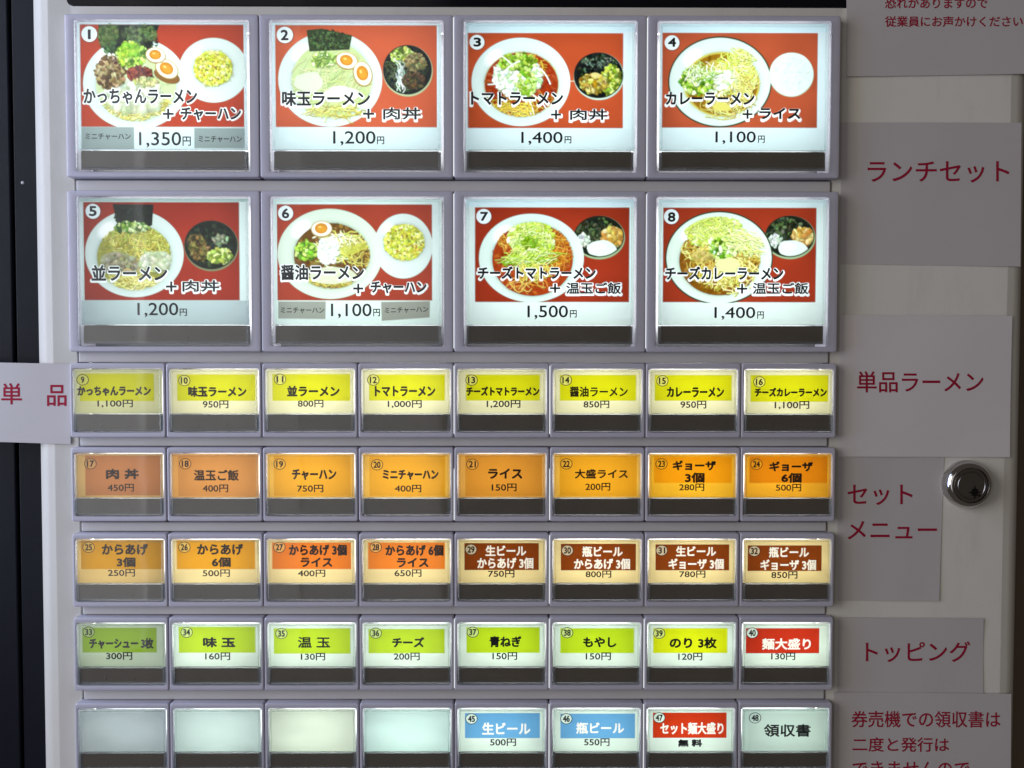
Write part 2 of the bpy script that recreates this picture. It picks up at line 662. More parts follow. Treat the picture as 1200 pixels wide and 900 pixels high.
def egg(c, x, y, r, rot):
    keep, c.clip = c.clip, None
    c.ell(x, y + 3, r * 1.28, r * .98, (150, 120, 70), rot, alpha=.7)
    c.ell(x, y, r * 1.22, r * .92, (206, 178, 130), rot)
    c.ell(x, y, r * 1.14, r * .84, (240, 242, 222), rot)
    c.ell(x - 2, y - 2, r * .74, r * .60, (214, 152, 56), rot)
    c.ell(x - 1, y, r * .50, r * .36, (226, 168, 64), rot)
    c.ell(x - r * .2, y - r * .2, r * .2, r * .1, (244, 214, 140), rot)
    c.clip = keep


def nori(c, pts, tone):
    t = np.array(tone, float)
    c.poly(pts, t)
    xs, ys = [p[0] for p in pts], [p[1] for p in pts]
    cx, cy = (min(xs) + max(xs)) / 2, (min(ys) + max(ys)) / 2
    c.bits(cx, cy, (max(xs) - min(xs)) * .46, (max(ys) - min(ys)) * .44, 260, 5, [t * .6, t * 1.3, t * 1.6, t * .8], alpha=.75)


def rice_plate(c, cx, cy, rx, ry, fx, fy, frx, fry):
    bowl(c, cx, cy, rx, ry, (200, 190, 70), frx, fry, fx - cx, fy - cy)
    c.bits(fx, fy, frx * .96, fry * .96, 620, 7.5, [(222, 222, 92), (236, 236, 142), (202, 200, 70), (212, 212, 84), (242, 242, 180)], stretch=2)
    c.bits(fx, fy, frx * .9, fry * .9, 34, 5, [(150, 130, 40), (130, 150, 60), (190, 130, 60)], alpha=.8)


def dark_bowl(c, cx, cy, rx, ry, body=(34, 42, 42), rim=(170, 185, 165)):
    c.inside()
    c.ell(cx + 2, cy + 5, rx + 3, ry + 5, rim)
    c.ell(cx, cy, rx, ry, body)
    c.ell(cx + 4, cy + 4, rx * .90, ry * .90, np.array(body) * .8)
    c.inside(cx, cy, rx - 6, ry - 6)


def pic1(c):
    c.rect(92, 82, 930, 605, (172, 60, 34))
    c.mottle(92, 82, 930, 605, 6, .05)
    rice_plate(c, 775, 315, 178, 165, 772, 305, 100, 90)
    bowl(c, 372, 385, 268, 235, (206, 216, 176), 205, 180, 5, 8)
    c.noodles(380, 500, 165, 62, 130, 6, NOODLE, 120, .6, ang=0, spread=.5)
    c.ell(365, 445, 150, 92, (206, 212, 186), alpha=.9, wob=.03)
    c.bits(365, 445, 150, 85, 90, 18, [(214, 220, 196), (192, 200, 170), (222, 226, 206)], alpha=.5)
    c.inside()
    nori(c, [(185, 84), (300, 84), (290, 240), (215, 215)], (74, 100, 66))
    nori(c, [(290, 84), (500, 84), (450, 210), (380, 250), (270, 240)], (30, 46, 36))
    c.bits(400, 130, 90, 45, 170, 8, [(96, 120, 76), (60, 84, 58), (128, 146, 96)], alpha=.8)
    c.bits(235, 140, 50, 55, 130, 8, [(120, 140, 90), (88, 110, 66)], alpha=.7)
    c.bits(245, 325, 75, 82, 420, 9, [(150, 122, 84), (112, 86, 54), (186, 162, 124), (200, 182, 150), (92, 68, 42)])
    c.bits(352, 235, 74, 58, 330, 10, GREEN)
    c.bits(345, 215, 50, 34, 90, 8, [(178, 208, 80), (140, 188, 50)])
    c.bits(395, 335, 66, 34, 220, 8, [(110, 44, 34), (76, 26, 22), (140, 66, 50)])
    c.bits(430, 375, 60, 24, 80, 8, [(208, 200, 160), (170, 180, 120)])
    c.ell(535, 345, 70, 34, (150, 110, 62), .35)
    egg(c, 535, 308, 50, .55)
    egg(c, 478, 238, 42, .15)
    c.rect(92, 605, 930, 722, (216, 240, 238))
    c.rect(92, 606, 363, 720, (170, 181, 182))
    c.rect(672, 610, 932, 714, (166, 177, 178))


def pic2(c):
    c.rect(90, 86, 922, 612, (190, 88, 54))
    c.mottle(90, 86, 922, 612, 6, .06)
    bowl(c, 372, 365, 268, 245, (206, 218, 168), 205, 195, 8, 4)
    c.noodles(385, 400, 180, 130, 110, 6, [(214, 222, 166), (226, 230, 184), (204, 212, 150), (220, 226, 178)], 130, .8, alpha=.6)
    c.ell(262, 380, 74, 52, (212, 222, 198), wob=.05)
    c.ell(430, 440, 90, 40, (226, 234, 208), wob=.05)
    c.bits(340, 268, 62, 36, 150, 8, [(196, 216, 140), (160, 188, 100), (226, 236, 196)])
    c.noodles(345, 262, 58, 34, 26, 4, [(120, 150, 80), (150, 180, 100)], 30, 1.5)
    c.inside()
    nori(c, [(252, 112), (330, 104), (486, 138), (472, 212), (266, 222)], (70, 88, 58))
    egg(c, 458, 268, 46, .25)
    egg(c, 540, 335, 52, 1.3)
    c.noodles(400, 540, 130, 26, 40, 6, NOODLE, 90, .5, ang=0, spread=.4, alpha=.8)
    dark_bowl(c, 770, 315, 126, 128, (34, 46, 54), (196, 206, 170))
    c.bits(770, 315, 112, 112, 420, 9, DARKSEA)
    c.noodles(760, 320, 100, 95, 90, 4, [(92, 106, 84), (120, 126, 96), (64, 76, 62)], 44, 1.4)
    c.bits(745, 240, 58, 40, 150, 9, [(190, 206, 110), (140, 170, 70), (222, 230, 170), (96, 120, 60)])
    c.bits(810, 275, 52, 44, 130, 8, [(150, 140, 100), (176, 160, 120), (110, 100, 72)])
    c.noodles(732, 345, 16, 70, 20, 6, [(220, 232, 224), (180, 200, 190)], 70, .4, ang=1.5, spread=.2)
    c.bits(800, 370, 60, 40, 90, 7, [(84, 72, 56), (120, 96, 70)])
    c.rect(85, 612, 940, 728, (216, 240, 238))


def pic3(c):
    c.rect(105, 128, 898, 618, (178, 76, 40))
    c.mottle(105, 128, 898, 618, 6, .07)
    c.stroke([(625, 375), (650, 375)], 5, (226, 214, 190))
    bowl(c, 376, 380, 252, 228, (150, 50, 18), 188, 165, 3, 12, plate=(216, 238, 230))
    c.ell(379, 392, 196, 172, (222, 190, 110), alpha=.4, soft=1)
    c.ell(379, 392, 186, 163, (146, 46, 16))
    c.bits(379, 392, 178, 156, 260, 9, [(158, 60, 22), (132, 40, 14), (176, 88, 38)], alpha=.6)
    c.noodles(379, 480, 150, 60, 46, 5, [(216, 176, 70), (230, 204, 110), (190, 130, 44)], 90, .9)
    c.noodles(460, 300, 80, 50, 30, 5, [(226, 200, 100), (206, 160, 60)], 70, 1)
    c.ell(352, 368, 112, 84, (220, 238, 224), wob=.07)
    c.bits(360, 355, 125, 100, 420, 10, [(236, 248, 240), (214, 232, 210), (196, 220, 170), (246, 252, 246)])
    c.bits(360, 275, 95, 42, 210, 9, [(180, 206, 90), (140, 172, 56), (214, 228, 150), (110, 140, 40)])
    c.bits(405, 385, 52, 66, 130, 8, [(176, 206, 90), (140, 180, 60), (210, 226, 150)])
    for x, y, a in ((245, 350, 1.45), (300, 270, .7), (255, 382, 2.9), (330, 300, -.6), (500, 350, 1), (430, 520, 1.3), (410, 500, 1.2), (395, 500, 1.7), (470, 480, .8)):
        c.arcline(x, y, 95, a, .2, 7, (240, 248, 236))
    c.noodles(340, 515, 120, 26, 50, 6, [(226, 200, 90), (240, 220, 120)], 80, .6, ang=.2, spread=.4)
    dark_bowl(c, 772, 345, 126, 118, (40, 46, 48), (200, 220, 204))
    c.bits(770, 300, 104, 62, 160, 8, DARKSEA + [(80, 92, 84)])
    c.bits(775, 275, 80, 28, 60, 5, [(130, 146, 130), (96, 110, 100)])
    c.bits(840, 375, 48, 74, 220, 11, [(196, 208, 90), (150, 176, 60), (216, 222, 140), (110, 130, 50)])
    c.bits(745, 385, 66, 46, 230, 10, [(206, 190, 96), (176, 150, 66), (222, 214, 150), (150, 120, 56)])
    c.ell(757, 345, 25, 14, (226, 214, 150), .1)
    c.rect(90, 70, 960, 120, (212, 243, 246))
    c.rect(90, 621, 960, 735, (216, 240, 238))


def pic4(c):
    c.rect(120, 122, 925, 612, (176, 82, 50))
    c.mottle(120, 122, 925, 612, 6, .06)
    bowl(c, 420, 375, 262, 228, (196, 160, 60), 196, 165, 10, 12, rim=(62, 84, 60))
    c.ell(425, 388, 202, 170, (226, 222, 120), alpha=.5)
    c.ell(430, 388, 186, 158, (166, 126, 40))
    c.bits(430, 388, 178, 150, 160, 11, [(178, 140, 50), (156, 114, 32), (196, 164, 74)], alpha=.6)
    c.inside(425, 378, 232, 196)
    c.ell(395, 300, 62, 38, (206, 188, 100), -.2, wob=.05)
    c.noodles(505, 330, 90, 90, 190, 6, [(232, 234, 150), (244, 246, 190), (214, 220, 110), (224, 228, 130)], 80, .7, ang=.9, spread=.6)
    c.noodles(560, 215, 50, 34, 60, 6, [(240, 244, 170), (226, 232, 130)], 70, .6, ang=.8, spread=.5)
    c.bits(430, 380, 90, 60, 260, 10, [(226, 244, 224), (240, 250, 236), (206, 226, 170)])
    c.bits(300, 372, 82, 62, 420, 10, GREEN + PALEGREEN[:2])
    c.noodles(330, 330, 80, 40, 60, 5, PALEGREEN, 60, .7)
    c.noodles(450, 490, 110, 44, 50, 5, NOODLE, 90, .9)
    c.ell(430, 505, 46, 22, (226, 216, 130), .1, wob=.06)
    c.noodles(540, 430, 40, 70, 50, 6, NOODLE, 90, .6, ang=1.1, spread=.4)
    c.inside()
    c.ell(790, 337, 116, 115, (196, 206, 176))
    c.ell(790, 335, 113, 112, (222, 246, 238), wob=.008)
    c.bits(790, 330, 92, 86, 160, 8, [(220, 242, 232), (228, 246, 240)], alpha=.22)
    c.rect(110, 75, 975, 118, (212, 243, 246))
    c.rect(110, 616, 975, 735, (216, 240, 238))


def pic5(c):
    c.rect(118, 98, 925, 597, (150, 44, 26))
    c.mottle(118, 98, 925, 597, 6, .06)
    bowl(c, 380, 360, 256, 222, (170, 166, 92), 192, 164, -2, 18, plate=(208, 226, 218))
    c.noodles(390, 305, 150, 66, 120, 6, [(196, 190, 100), (216, 210, 130), (170, 160, 70), (226, 220, 150)], 120, 1.0)
    c.bits(378, 380, 178, 148, 160, 9, [(186, 186, 100), (160, 160, 70)], alpha=.6)
    c.noodles(470, 290, 80, 50, 34, 6, [(206, 200, 110), (186, 178, 84)], 140, 1.0, ang=.7, spread=.3)
    c.ell(300, 410, 100, 52, (176, 176, 150), .25, wob=.05)
    c.bits(300, 410, 92, 46, 130, 12, [(186, 184, 160), (160, 156, 130), (140, 130, 100)], alpha=.7)
    c.ell(490, 400, 86, 50, (206, 214, 186), -.15, wob=.05)
    c.bits(490, 400, 80, 44, 80, 14, [(214, 220, 196), (196, 204, 172)], alpha=.6)
    c.noodles(390, 510, 130, 30, 80, 6, NOODLE, 90, .6, ang=0, spread=.4)
    c.inside()
    nori(c, [(270, 108), (482, 110), (474, 215), (440, 232), (300, 235)], (38, 48, 42))
    c.bits(370, 225, 88, 24, 170, 9, [(110, 150, 60), (160, 186, 90), (70, 100, 50), (210, 222, 170)])
    dark_bowl(c, 778, 315, 138, 124, (44, 54, 46), (150, 150, 120))
    c.bits(778, 315, 122, 106, 220, 8, [(50, 62, 50), (36, 44, 38), (64, 76, 60)])
    c.bits(705, 310, 46, 46, 130, 9, [(130, 116, 70), (96, 84, 52), (160, 140, 96), (76, 66, 44)])
    c.bits(740, 360, 66, 34, 120, 8, [(120, 104, 60), (90, 74, 44), (150, 130, 80)])
    c.bits(822, 372, 60, 36, 190, 9, [(190, 200, 110), (150, 170, 70), (220, 226, 160), (120, 140, 60)])
    c.bits(830, 290, 40, 26, 50, 8, [(180, 186, 160), (130, 140, 116)])
    c.rect(95, 80, 970, 95, (186, 212, 206))
    c.rect(95, 598, 975, 725, (192, 208, 208))


def pic6(c):
    c.rect(115, 108, 907, 597, (158, 56, 32))
    c.mottle(115, 108, 907, 597, 6, .05)
    rice_plate(c, 760, 320, 150, 165, 765, 300, 104, 92)
    bowl(c, 385, 360, 268, 230, (126, 90, 34), 192, 165, 8, 8, plate=(210, 228, 208))
    c.bits(393, 368, 182, 156, 240, 10, [(140, 104, 44), (118, 82, 30), (166, 132, 66)], alpha=.6)
    c.noodles(480, 310, 84, 54, 80, 5, [(226, 222, 130), (240, 238, 170), (206, 196, 96)], 90, .6, ang=.3, spread=.5)
    c.noodles(400, 330, 110, 70, 90, 6, [(226, 232, 180), (240, 244, 210), (206, 214, 140), (214, 206, 110)], 80, .6, ang=.5, spread=.6)
    c.ell(376, 345, 52, 66, (228, 244, 232), .2, wob=.07)
    c.bits(376, 345, 56, 66, 120, 9, [(240, 250, 242), (214, 232, 210)])
    c.bits(265, 345, 52, 44, 220, 9, GREEN)
    c.noodles(540, 370, 50, 40, 60, 5, [(190, 170, 80), (120, 96, 40), (226, 216, 130)], 60, .8)
    c.poly([(430, 330), (560, 300), (590, 325), (470, 370)], (206, 206, 96), .7)
    c.noodles(390, 510, 120, 22, 60, 5, [(206, 190, 100), (226, 214, 130), (180, 160, 70)], 90, .6, ang=0, spread=.3)
    c.ell(400, 470, 120, 44, (222, 228, 204), wob=.03, alpha=.85)
    egg(c, 343, 232, 44, -.05)
    c.rect(100, 80, 955, 104, (216, 243, 232))
    c.rect(100, 599, 960, 722, (222, 244, 232))
    c.poly([(118, 602), (363, 602), (360, 693), (118, 690)], (176, 178, 170))
    c.poly([(645, 604), (896, 600), (894, 684), (648, 702)], (172, 172, 164))


def _egg_bowl(c, cx, cy):
    dark_bowl(c, cx, cy, 128, 106, (52, 58, 48), (176, 196, 160))
    c.bits(cx - 20, cy - 30, 95, 62, 200, 9, [(60, 70, 52), (46, 54, 44), (84, 96, 72), (110, 126, 90)])
    c.bits(cx - 80, cy + 20, 32, 30, 60, 8, [(220, 230, 216), (186, 200, 186)])
    c.bits(cx + 70, cy + 0, 52, 42, 170, 11, [(222, 190, 110), (196, 150, 70), (236, 216, 160), (206, 160, 90)])
    c.ell(cx + 15, cy + 62, 76, 42, (222, 242, 228), .05, wob=.03)
    c.ell(cx + 5, cy + 52, 36, 18, (240, 250, 242), .05, soft=6)


def pic7(c):
    c.rect(142, 122, 930, 605, (151, 49, 26))
    c.mottle(142, 122, 930, 605, 6, .06)
    _egg_bowl(c, 775, 270)
    bowl(c, 430, 380, 268, 226, (156, 58, 20), 206, 186, 6, 8, plate=(214, 236, 224))
    c.bits(436, 388, 196, 176, 200, 11, [(166, 72, 26), (146, 50, 16), (190, 110, 46)], alpha=.6)
    c.noodles(575, 340, 56, 96, 70, 5, [(214, 150, 60), (232, 186, 96), (196, 120, 44)], 90, .9)
    c.noodles(330, 290, 60, 50, 26, 5, [(206, 140, 56), (226, 180, 90)], 70, .9)
    c.ell(430, 295, 108, 88, (200, 216, 96), wob=.08)
    c.bits(430, 280, 118, 92, 520, 10, [(214, 230, 120), (228, 240, 160), (190, 212, 80), (240, 246, 200)])
    c.noodles(430, 300, 100, 80, 110, 4.5, [(222, 234, 140), (236, 244, 180), (180, 206, 80)], 60, .7)
    c.bits(420, 300, 40, 30, 80, 7, [(130, 160, 40), (150, 180, 60)])
    c.noodles(420, 385, 130, 30, 60, 5, [(190, 214, 90), (214, 230, 140), (160, 190, 60), (232, 240, 190)], 130, .3, ang=-.25, spread=.25)
    c.noodles(400, 525, 120, 24, 16, 5, [(222, 160, 70), (236, 200, 120)], 80, .7, ang=.1, spread=.4)
    c.noodles(440, 450, 90, 34, 44, 5, [(226, 226, 140), (236, 216, 120)], 70, .8)
    c.rect(95, 76, 960, 118, (212, 240, 242))
    c.rect(95, 608, 960, 725, (222, 240, 230))


def pic8(c):
    c.rect(120, 122, 912, 605, (153, 52, 28))
    c.mottle(120, 122, 912, 605, 6, .05)
    _egg_bowl(c, 775, 268)
    bowl(c, 410, 378, 272, 232, (150, 104, 34), 208, 178, 2, 14, rim=(66, 76, 60), plate=(218, 238, 222))
    c.bits(412, 392, 198, 168, 180, 11, [(166, 120, 44), (140, 94, 28), (186, 146, 66)], alpha=.6)
    c.noodles(320, 345, 76, 60, 60, 6, [(222, 202, 110), (236, 222, 150), (200, 170, 76)], 90, .9)
    c.noodles(545, 380, 60, 90, 70, 6, [(226, 212, 120), (240, 232, 160), (196, 170, 76)], 100, .9)
    c.inside(410, 380, 246, 212)
    c.ell(380, 230, 130, 62, (214, 230, 130), -.2, wob=.08)
    c.bits(380, 240, 144, 80, 460, 10, [(222, 236, 130), (236, 244, 170), (200, 220, 90), (242, 248, 206)])
    c.noodles(350, 215, 120, 52, 130, 5, [(232, 240, 160), (216, 230, 120)], 80, .7, ang=.6, spread=.6)
    c.bits(430, 330, 74, 52, 230, 9, GREEN + PALEGREEN)
    c.noodles(550, 300, 80, 50, 80, 6, [(236, 242, 190), (222, 232, 150)], 120, .3, ang=.35, spread=.3)
    c.noodles(440, 480, 110, 50, 70, 6, [(232, 226, 150), (240, 238, 180), (206, 190, 96)], 100, .9)
    c.ell(455, 415, 64, 40, (230, 236, 176), wob=.07)
    c.ell(320, 375, 52, 34, (206, 186, 110), wob=.07)
    c.bits(320, 375, 48, 30, 60, 10, [(216, 200, 130), (190, 166, 92)], alpha=.6)
    c.noodles(330, 440, 70, 26, 20, 6, [(206, 180, 90), (226, 206, 120)], 80, .8)
    c.rect(95, 76, 970, 118, (214, 240, 238))
    c.rect(95, 608, 970, 725, (222, 240, 230))


# number, paint, cover box in the enlarged view (x0, y0, x1, y1, paper bottom), disc, title, plus, extra, price, yen
BIG = [
    (pic1, (68, 62, 958, 836, 726), (140, 132, 40), '1', (132, 108, 147, 158), 'かっちゃんラーメン', (105, 410, 690, 490),
     (512, 512, 568, 566), 'チャーハン', (603, 505, 915, 573), '1,350', (388, 632, 605, 712), (612, 655, 655, 703)),
    (pic2, (62, 64, 955, 855, 735), (140, 137, 42), '2', (118, 110, 158, 165), '味玉ラーメン', (122, 428, 578, 510),
     (540, 522, 598, 576), '肉丼', (645, 515, 840, 579), '1,200', (385, 640, 605, 717), (612, 668, 650, 709)),
    (pic3, (85, 68, 968, 858, 738), (152, 176, 38), '3', (133, 152, 172, 200), 'トマトラーメン', (120, 435, 592, 505),
     (530, 530, 582, 580), '肉丼', (628, 525, 820, 583), '1,400', (378, 645, 590, 714), (600, 668, 635, 706)),
    (pic4, (95, 65, 990, 858, 736), (170, 173, 38), '4', (148, 148, 190, 196), 'カレーラーメン', (138, 432, 600, 502),
     (538, 525, 590, 574), 'ライス', (625, 515, 840, 576), '1,100', (398, 640, 608, 708), (620, 662, 655, 701)),
    (pic5, (90, 70, 985, 838, 724), (168, 145, 38), '5', (147, 118, 187, 170), '並ラーメン', (155, 420, 550, 502),
     (542, 505, 598, 558), '肉丼', (628, 498, 820, 558), '1,200', (392, 615, 605, 690), (612, 645, 650, 683)),
    (pic6, (86, 70, 966, 838, 724), (160, 153, 38), '6', (140, 128, 178, 180), '醤油ラーメン', (132, 418, 560, 498),
     (503, 515, 555, 566), 'チャーハン', (592, 503, 880, 566), '1,100', (388, 618, 597, 694), (605, 645, 640, 684)),
    (pic7, (86, 70, 964, 840, 725), (187, 168, 38), '7', (168, 145, 208, 192), 'チーズトマトラーメン', (155, 425, 760, 492),
     (525, 515, 578, 563), '温玉ご飯', (608, 508, 890, 569), '1,500', (410, 628, 618, 700), (628, 652, 663, 691)),
    (pic8, (85, 70, 973, 840, 725), (162, 168, 38), '8', (142, 145, 182, 195), 'チーズカレーラーメン', (130, 425, 745, 495),
     (503, 515, 558, 566), '温玉ご飯', (585, 508, 875, 569), '1,400', (388, 635, 600, 702), (610, 658, 645, 696)),
]
YG, OR, BR, GN, RD, BL = (212, 212, 20), (236, 160, 48), (142, 66, 18), (186, 214, 32), (196, 50, 26), (106, 168, 208)
# number, cover (x0, x1, y0), paper colour, band (x0, y0, x1, y1) + colour, number spot, black words, white words
CREAM, MINT, PEACH = (240, 236, 186), (232, 246, 226), (250, 228, 160)
SMALL = [
    ('9', (42, 300, 55), (226, 226, 170), (60, 70, 274, 152), YG, (68, 88), [('かっちゃんラーメン', (52, 107, 266, 137)), ('1,100円', (110, 148, 213, 172))], []),
    ('10', (330, 593, 55), CREAM, (352, 72, 583, 151), YG, (373, 90), [('味玉ラーメン', (384, 107, 557, 140)), ('950円', (427, 150, 503, 174))], []),
    ('11', (618, 880, 55), CREAM, (638, 71, 866, 151), YG, (660, 86), [('並ラーメン', (680, 105, 836, 138)), ('800円', (712, 148, 788, 171))], []),
    ('12', (907, 1167, 55), CREAM, (929, 72, 1150, 150), YG, (941, 88), [('トマトラーメン', (945, 106, 1123, 138)), ('1,000円', (983, 149, 1083, 173))], []),
    ('13', (43, 302, 55), CREAM, (68, 72, 283, 150), YG, (84, 88), [('チーズトマトラーメン', (68, 107, 283, 136)), ('1,200円', (128, 148, 227, 173))], []),
    ('14', (330, 590, 55), CREAM, (350, 73, 573, 150), YG, (367, 88), [('醤油ラーメン', (378, 107, 549, 139)), ('850円', (419, 150, 495, 173))], []),
    ('15', (614, 877, 55), CREAM, (632, 73, 860, 150), YG, (654, 90), [('カレーラーメン', (667, 108, 838, 140)), ('950円', (708, 150, 785, 174))], []),
    ('16', (902, 1164, 55), CREAM, (921, 73, 1150, 153), YG, (946, 93), [('チーズカレーラーメン', (932, 110, 1147, 138)), ('1,100円', (992, 151, 1095, 176))], []),
    ('17', (42, 300, 312), (214, 176, 110), (72, 320, 290, 440), (186, 122, 74), (87, 344), [('肉 丼', (132, 359, 228, 391)), ('450円', (136, 405, 213, 429))], []),
    ('18', (330, 593, 312), (244, 178, 90), (352, 320, 583, 442), (222, 152, 76), (373, 344), [('温玉ご飯', (398, 362, 532, 396)), ('400円', (424, 407, 500, 431))], []),
    ('19', (618, 880, 312), (252, 196, 80), (640, 320, 866, 442), (240, 172, 40), (657, 345), [('チャーハン', (693, 360, 825, 394)), ('750円', (708, 408, 786, 431))], []),
    ('20', (907, 1167, 312), (252, 196, 80), (929, 320, 1150, 442), (240, 172, 38), (951, 347), [('ミニチャーハン', (967, 362, 1132, 393)), ('400円', (1003, 408, 1081, 431))], []),
    ('21', (43, 302, 312), (250, 186, 86), (66, 320, 290, 442), (228, 154, 52), (86, 345), [('ライス', (132, 358, 233, 390)), ('150円', (143, 404, 216, 428))], []),
    ('22', (330, 590, 312), (252, 196, 80), (350, 320, 576, 442), (240, 170, 36), (369, 344), [('大盛ライス', (394, 360, 551, 389)), ('200円', (425, 402, 499, 426))], []),
    ('23', (614, 877, 312), (252, 190, 46), (632, 322, 862, 402), (240, 156, 14), (653, 344), [('ギョーザ', (686, 333, 816, 364)), ('3個', (723, 370, 782, 402)), ('280円', (706, 404, 781, 427))], []),
    ('24', (902, 1164, 312), (250, 180, 44), (920, 322, 1150, 402), (228, 136, 14), (940, 345), [('ギョーザ', (978, 336, 1108, 367)), ('6個', (1014, 371, 1075, 402)), ('500円', (998, 405, 1074, 428))], []),
    ('25', (48, 305, 55), (222, 190, 120), (62, 60, 298, 147), (198, 142, 12), (84, 80), [('からあげ', (122, 69, 257, 104)), ('3個', (165, 110, 220, 141)), ('250円', (139, 147, 218, 170))], []),
    ('26', (339, 598, 55), PEACH, (354, 60, 582, 147), (228, 160, 8), (376, 80), [('からあげ', (413, 69, 549, 104)), ('6個', (456, 110, 512, 141)), ('500円', (429, 148, 509, 171))], []),
    ('27', (622, 882, 55), PEACH, (637, 66, 868, 147), (232, 124, 26), (658, 80), [('からあげ 3個', (686, 71, 857, 106)), ('ライス', (720, 111, 814, 141)), ('400円', (712, 149, 793, 171))], []),
    ('28', (908, 1168, 55), PEACH, (925, 66, 1150, 147), (234, 128, 26), (947, 80), [('からあげ 6個', (975, 72, 1147, 107)), ('ライス', (1009, 112, 1103, 142)), ('650円', (1002, 148, 1082, 171))], []),
    ('29', (43, 302, 55), PEACH, (63, 68, 281, 150), BR, (82, 87), [('750円', (132, 150, 210, 173))], [('生ビール', (126, 76, 243, 106)), ('からあげ 3個', (102, 113, 264, 145))]),
    ('30', (330, 590, 55), PEACH, (354, 70, 575, 151), BR, (373, 90), [('800円', (427, 152, 503, 174))], [('瓶ビール', (418, 79, 535, 109)), ('からあげ 3個', (394, 116, 557, 147))]),
    ('31', (614, 876, 55), PEACH, (637, 72, 856, 151), BR, (655, 90), [('780円', (708, 152, 786, 174))], [('生ビール', (699, 78, 816, 107)), ('ギョーザ 3個', (677, 116, 839, 147))]),
    ('32', (900, 1161, 55), PEACH, (915, 75, 1134, 153), BR, (934, 92), [('850円', (985, 154, 1063, 177))], [('瓶ビール', (979, 81, 1095, 111)), ('ギョーザ 3個', (954, 119, 1117, 150))]),
    ('33', (46, 308, 312), (206, 220, 190), (61, 328, 280, 403), (150, 184, 46), (79, 340), [('チャーシュー 3枚', (80, 358, 272, 392)), ('300円', (130, 402, 208, 426))], []),
    ('34', (338, 598, 312), MINT, (356, 325, 581, 404), GN, (379, 341), [('味 玉', (427, 356, 523, 388)), ('160円', (433, 403, 507, 427))], []),
    ('35', (622, 882, 312), MINT, (640, 330, 865, 407), GN, (662, 345), [('温 玉', (710, 355, 806, 389)), ('130円', (719, 405, 791, 428))], []),
    ('36', (908, 1168, 312), MINT, (925, 332, 1149, 406), GN, (946, 344), [('チーズ', (994, 356, 1090, 388)), ('200円', (999, 404, 1076, 428))], []),
    ('37', (43, 302, 312), MINT, (69, 327, 284, 405), GN, (87, 341), [('青ねぎ', (136, 353, 231, 388)), ('150円', (145, 403, 218, 427))], []),
    ('38', (330, 590, 312), MINT, (353, 330, 571, 406), GN, (373, 343), [('もやし', (420, 356, 519, 388)), ('150円', (428, 404, 503, 428))], []),
    ('39', (613, 874, 312), MINT, (631, 330, 851, 406), (214, 222, 20), (648, 345), [('のり 3枚', (679, 357, 820, 392)), ('120円', (705, 405, 777, 429))], []),
    ('40', (899, 1160, 312), MINT, (911, 330, 1129, 407), RD, (929, 344), [('130円', (986, 405, 1058, 428))], [('麺大盛り', (960, 362, 1103, 395))]),
    ('41', (52, 314, 103), (214, 222, 220), None, None, None, [], []),
    ('42', (341, 600, 103), (216, 232, 220), None, None, None, [], []),
    ('43', (624, 884, 103), (228, 236, 210), None, None, None, [], []),
    ('44', (908, 1168, 103), (216, 240, 226), None, None, None, [], []),
    ('45', (43, 302, 103), MINT, (64, 119, 285, 196), BL, (83, 136), [('500円', (138, 197, 215, 221))], [('生ビール', (116, 149, 256, 184))]),
    ('46', (326, 586, 103), MINT, (350, 121, 571, 197), BL, (367, 136), [('550円', (420, 197, 496, 221))], [('瓶ビール', (398, 149, 538, 182))]),
    ('47', (611, 869, 103), MINT, (629, 118, 846, 196), (206, 56, 22), (647, 133), [('無 料', (703, 200, 775, 224))], [('セット麺大盛り', (652, 149, 836, 184))]),
    ('48', (897, 1152, 103), (208, 228, 212), (918, 121, 1140, 232), (202, 220, 204), (937, 134), [('領収書', (963, 153, 1100, 193))], []),
]

# ------------------------------------------------------------------ the button grid (mm; X to the right, Z up, Y away from the viewer)
ROWS = [(0.0, -66.86), (-72.07, -138.31), (-143.38, -174.04), (-178.62, -210.36), (-214.75, -245.64), (-250.24, -281.65), (-286.71, -317.8)]
PITCH_X = 40.0
Y_PANEL, Y_BACK, Y_LAMP = 4.0, 17.0, 13.0


def bezel_mesh(name, w, h, dx, dz):
    L = []
    g = 0.11
    for ins, y in ((0, 14), (0, .55), (.09, .22), (.26, .06), (.5, 0)):
        L.append(rect(g + ins, -h + ins, w - g - ins, -ins, y, r=1.0 - ins * .6))
    for ins, y in ((-.45, 0), (-.15, .12), (0, .5), (0, 14)):
        L.append(rect(dx + ins, -h + dz + ins, w - dx - ins, -dz - ins, y, r=1.2 - max(0, ins)))
    return loops_mesh(name, L)


def cover_mesh(name, w, h, split, t, front):
    """clear moulded cap: thin pane, a stepped clear rim, a ledge where the card ends; origin top left"""
    loops = []
    for ins, y in ((0, 1.8), (0, front + .5), (.12, front + .15), (.35, front), (t * .45, front), (t * .55, front + .25), (t * .62, .2), (t * .8, .25), (t, .35), (t, .75)):
        loops.append(rect(ins, -h + ins, w - ins, -ins, y, r=.9 if ins < .3 else .6))
    bm = bmesh.new()
    me = loops_mesh('rim', loops)
    bm.from_mesh(me)
    bpy.data.meshes.remove(me)
    box_into(bm, t, front + .3, -h * split - .28, w - t, .75, -h * split + .22)
    n0 = len(bm.faces)
    box_into(bm, t * .5, front + .1, -h + t * .5, w - t * .5, front + .4, -t * .5)
    bm.faces.ensure_lookup_table()
    for i, f in enumerate(bm.faces):
        f.material_index = 1 if i >= n0 else 0
    return bm_mesh(name, bm)


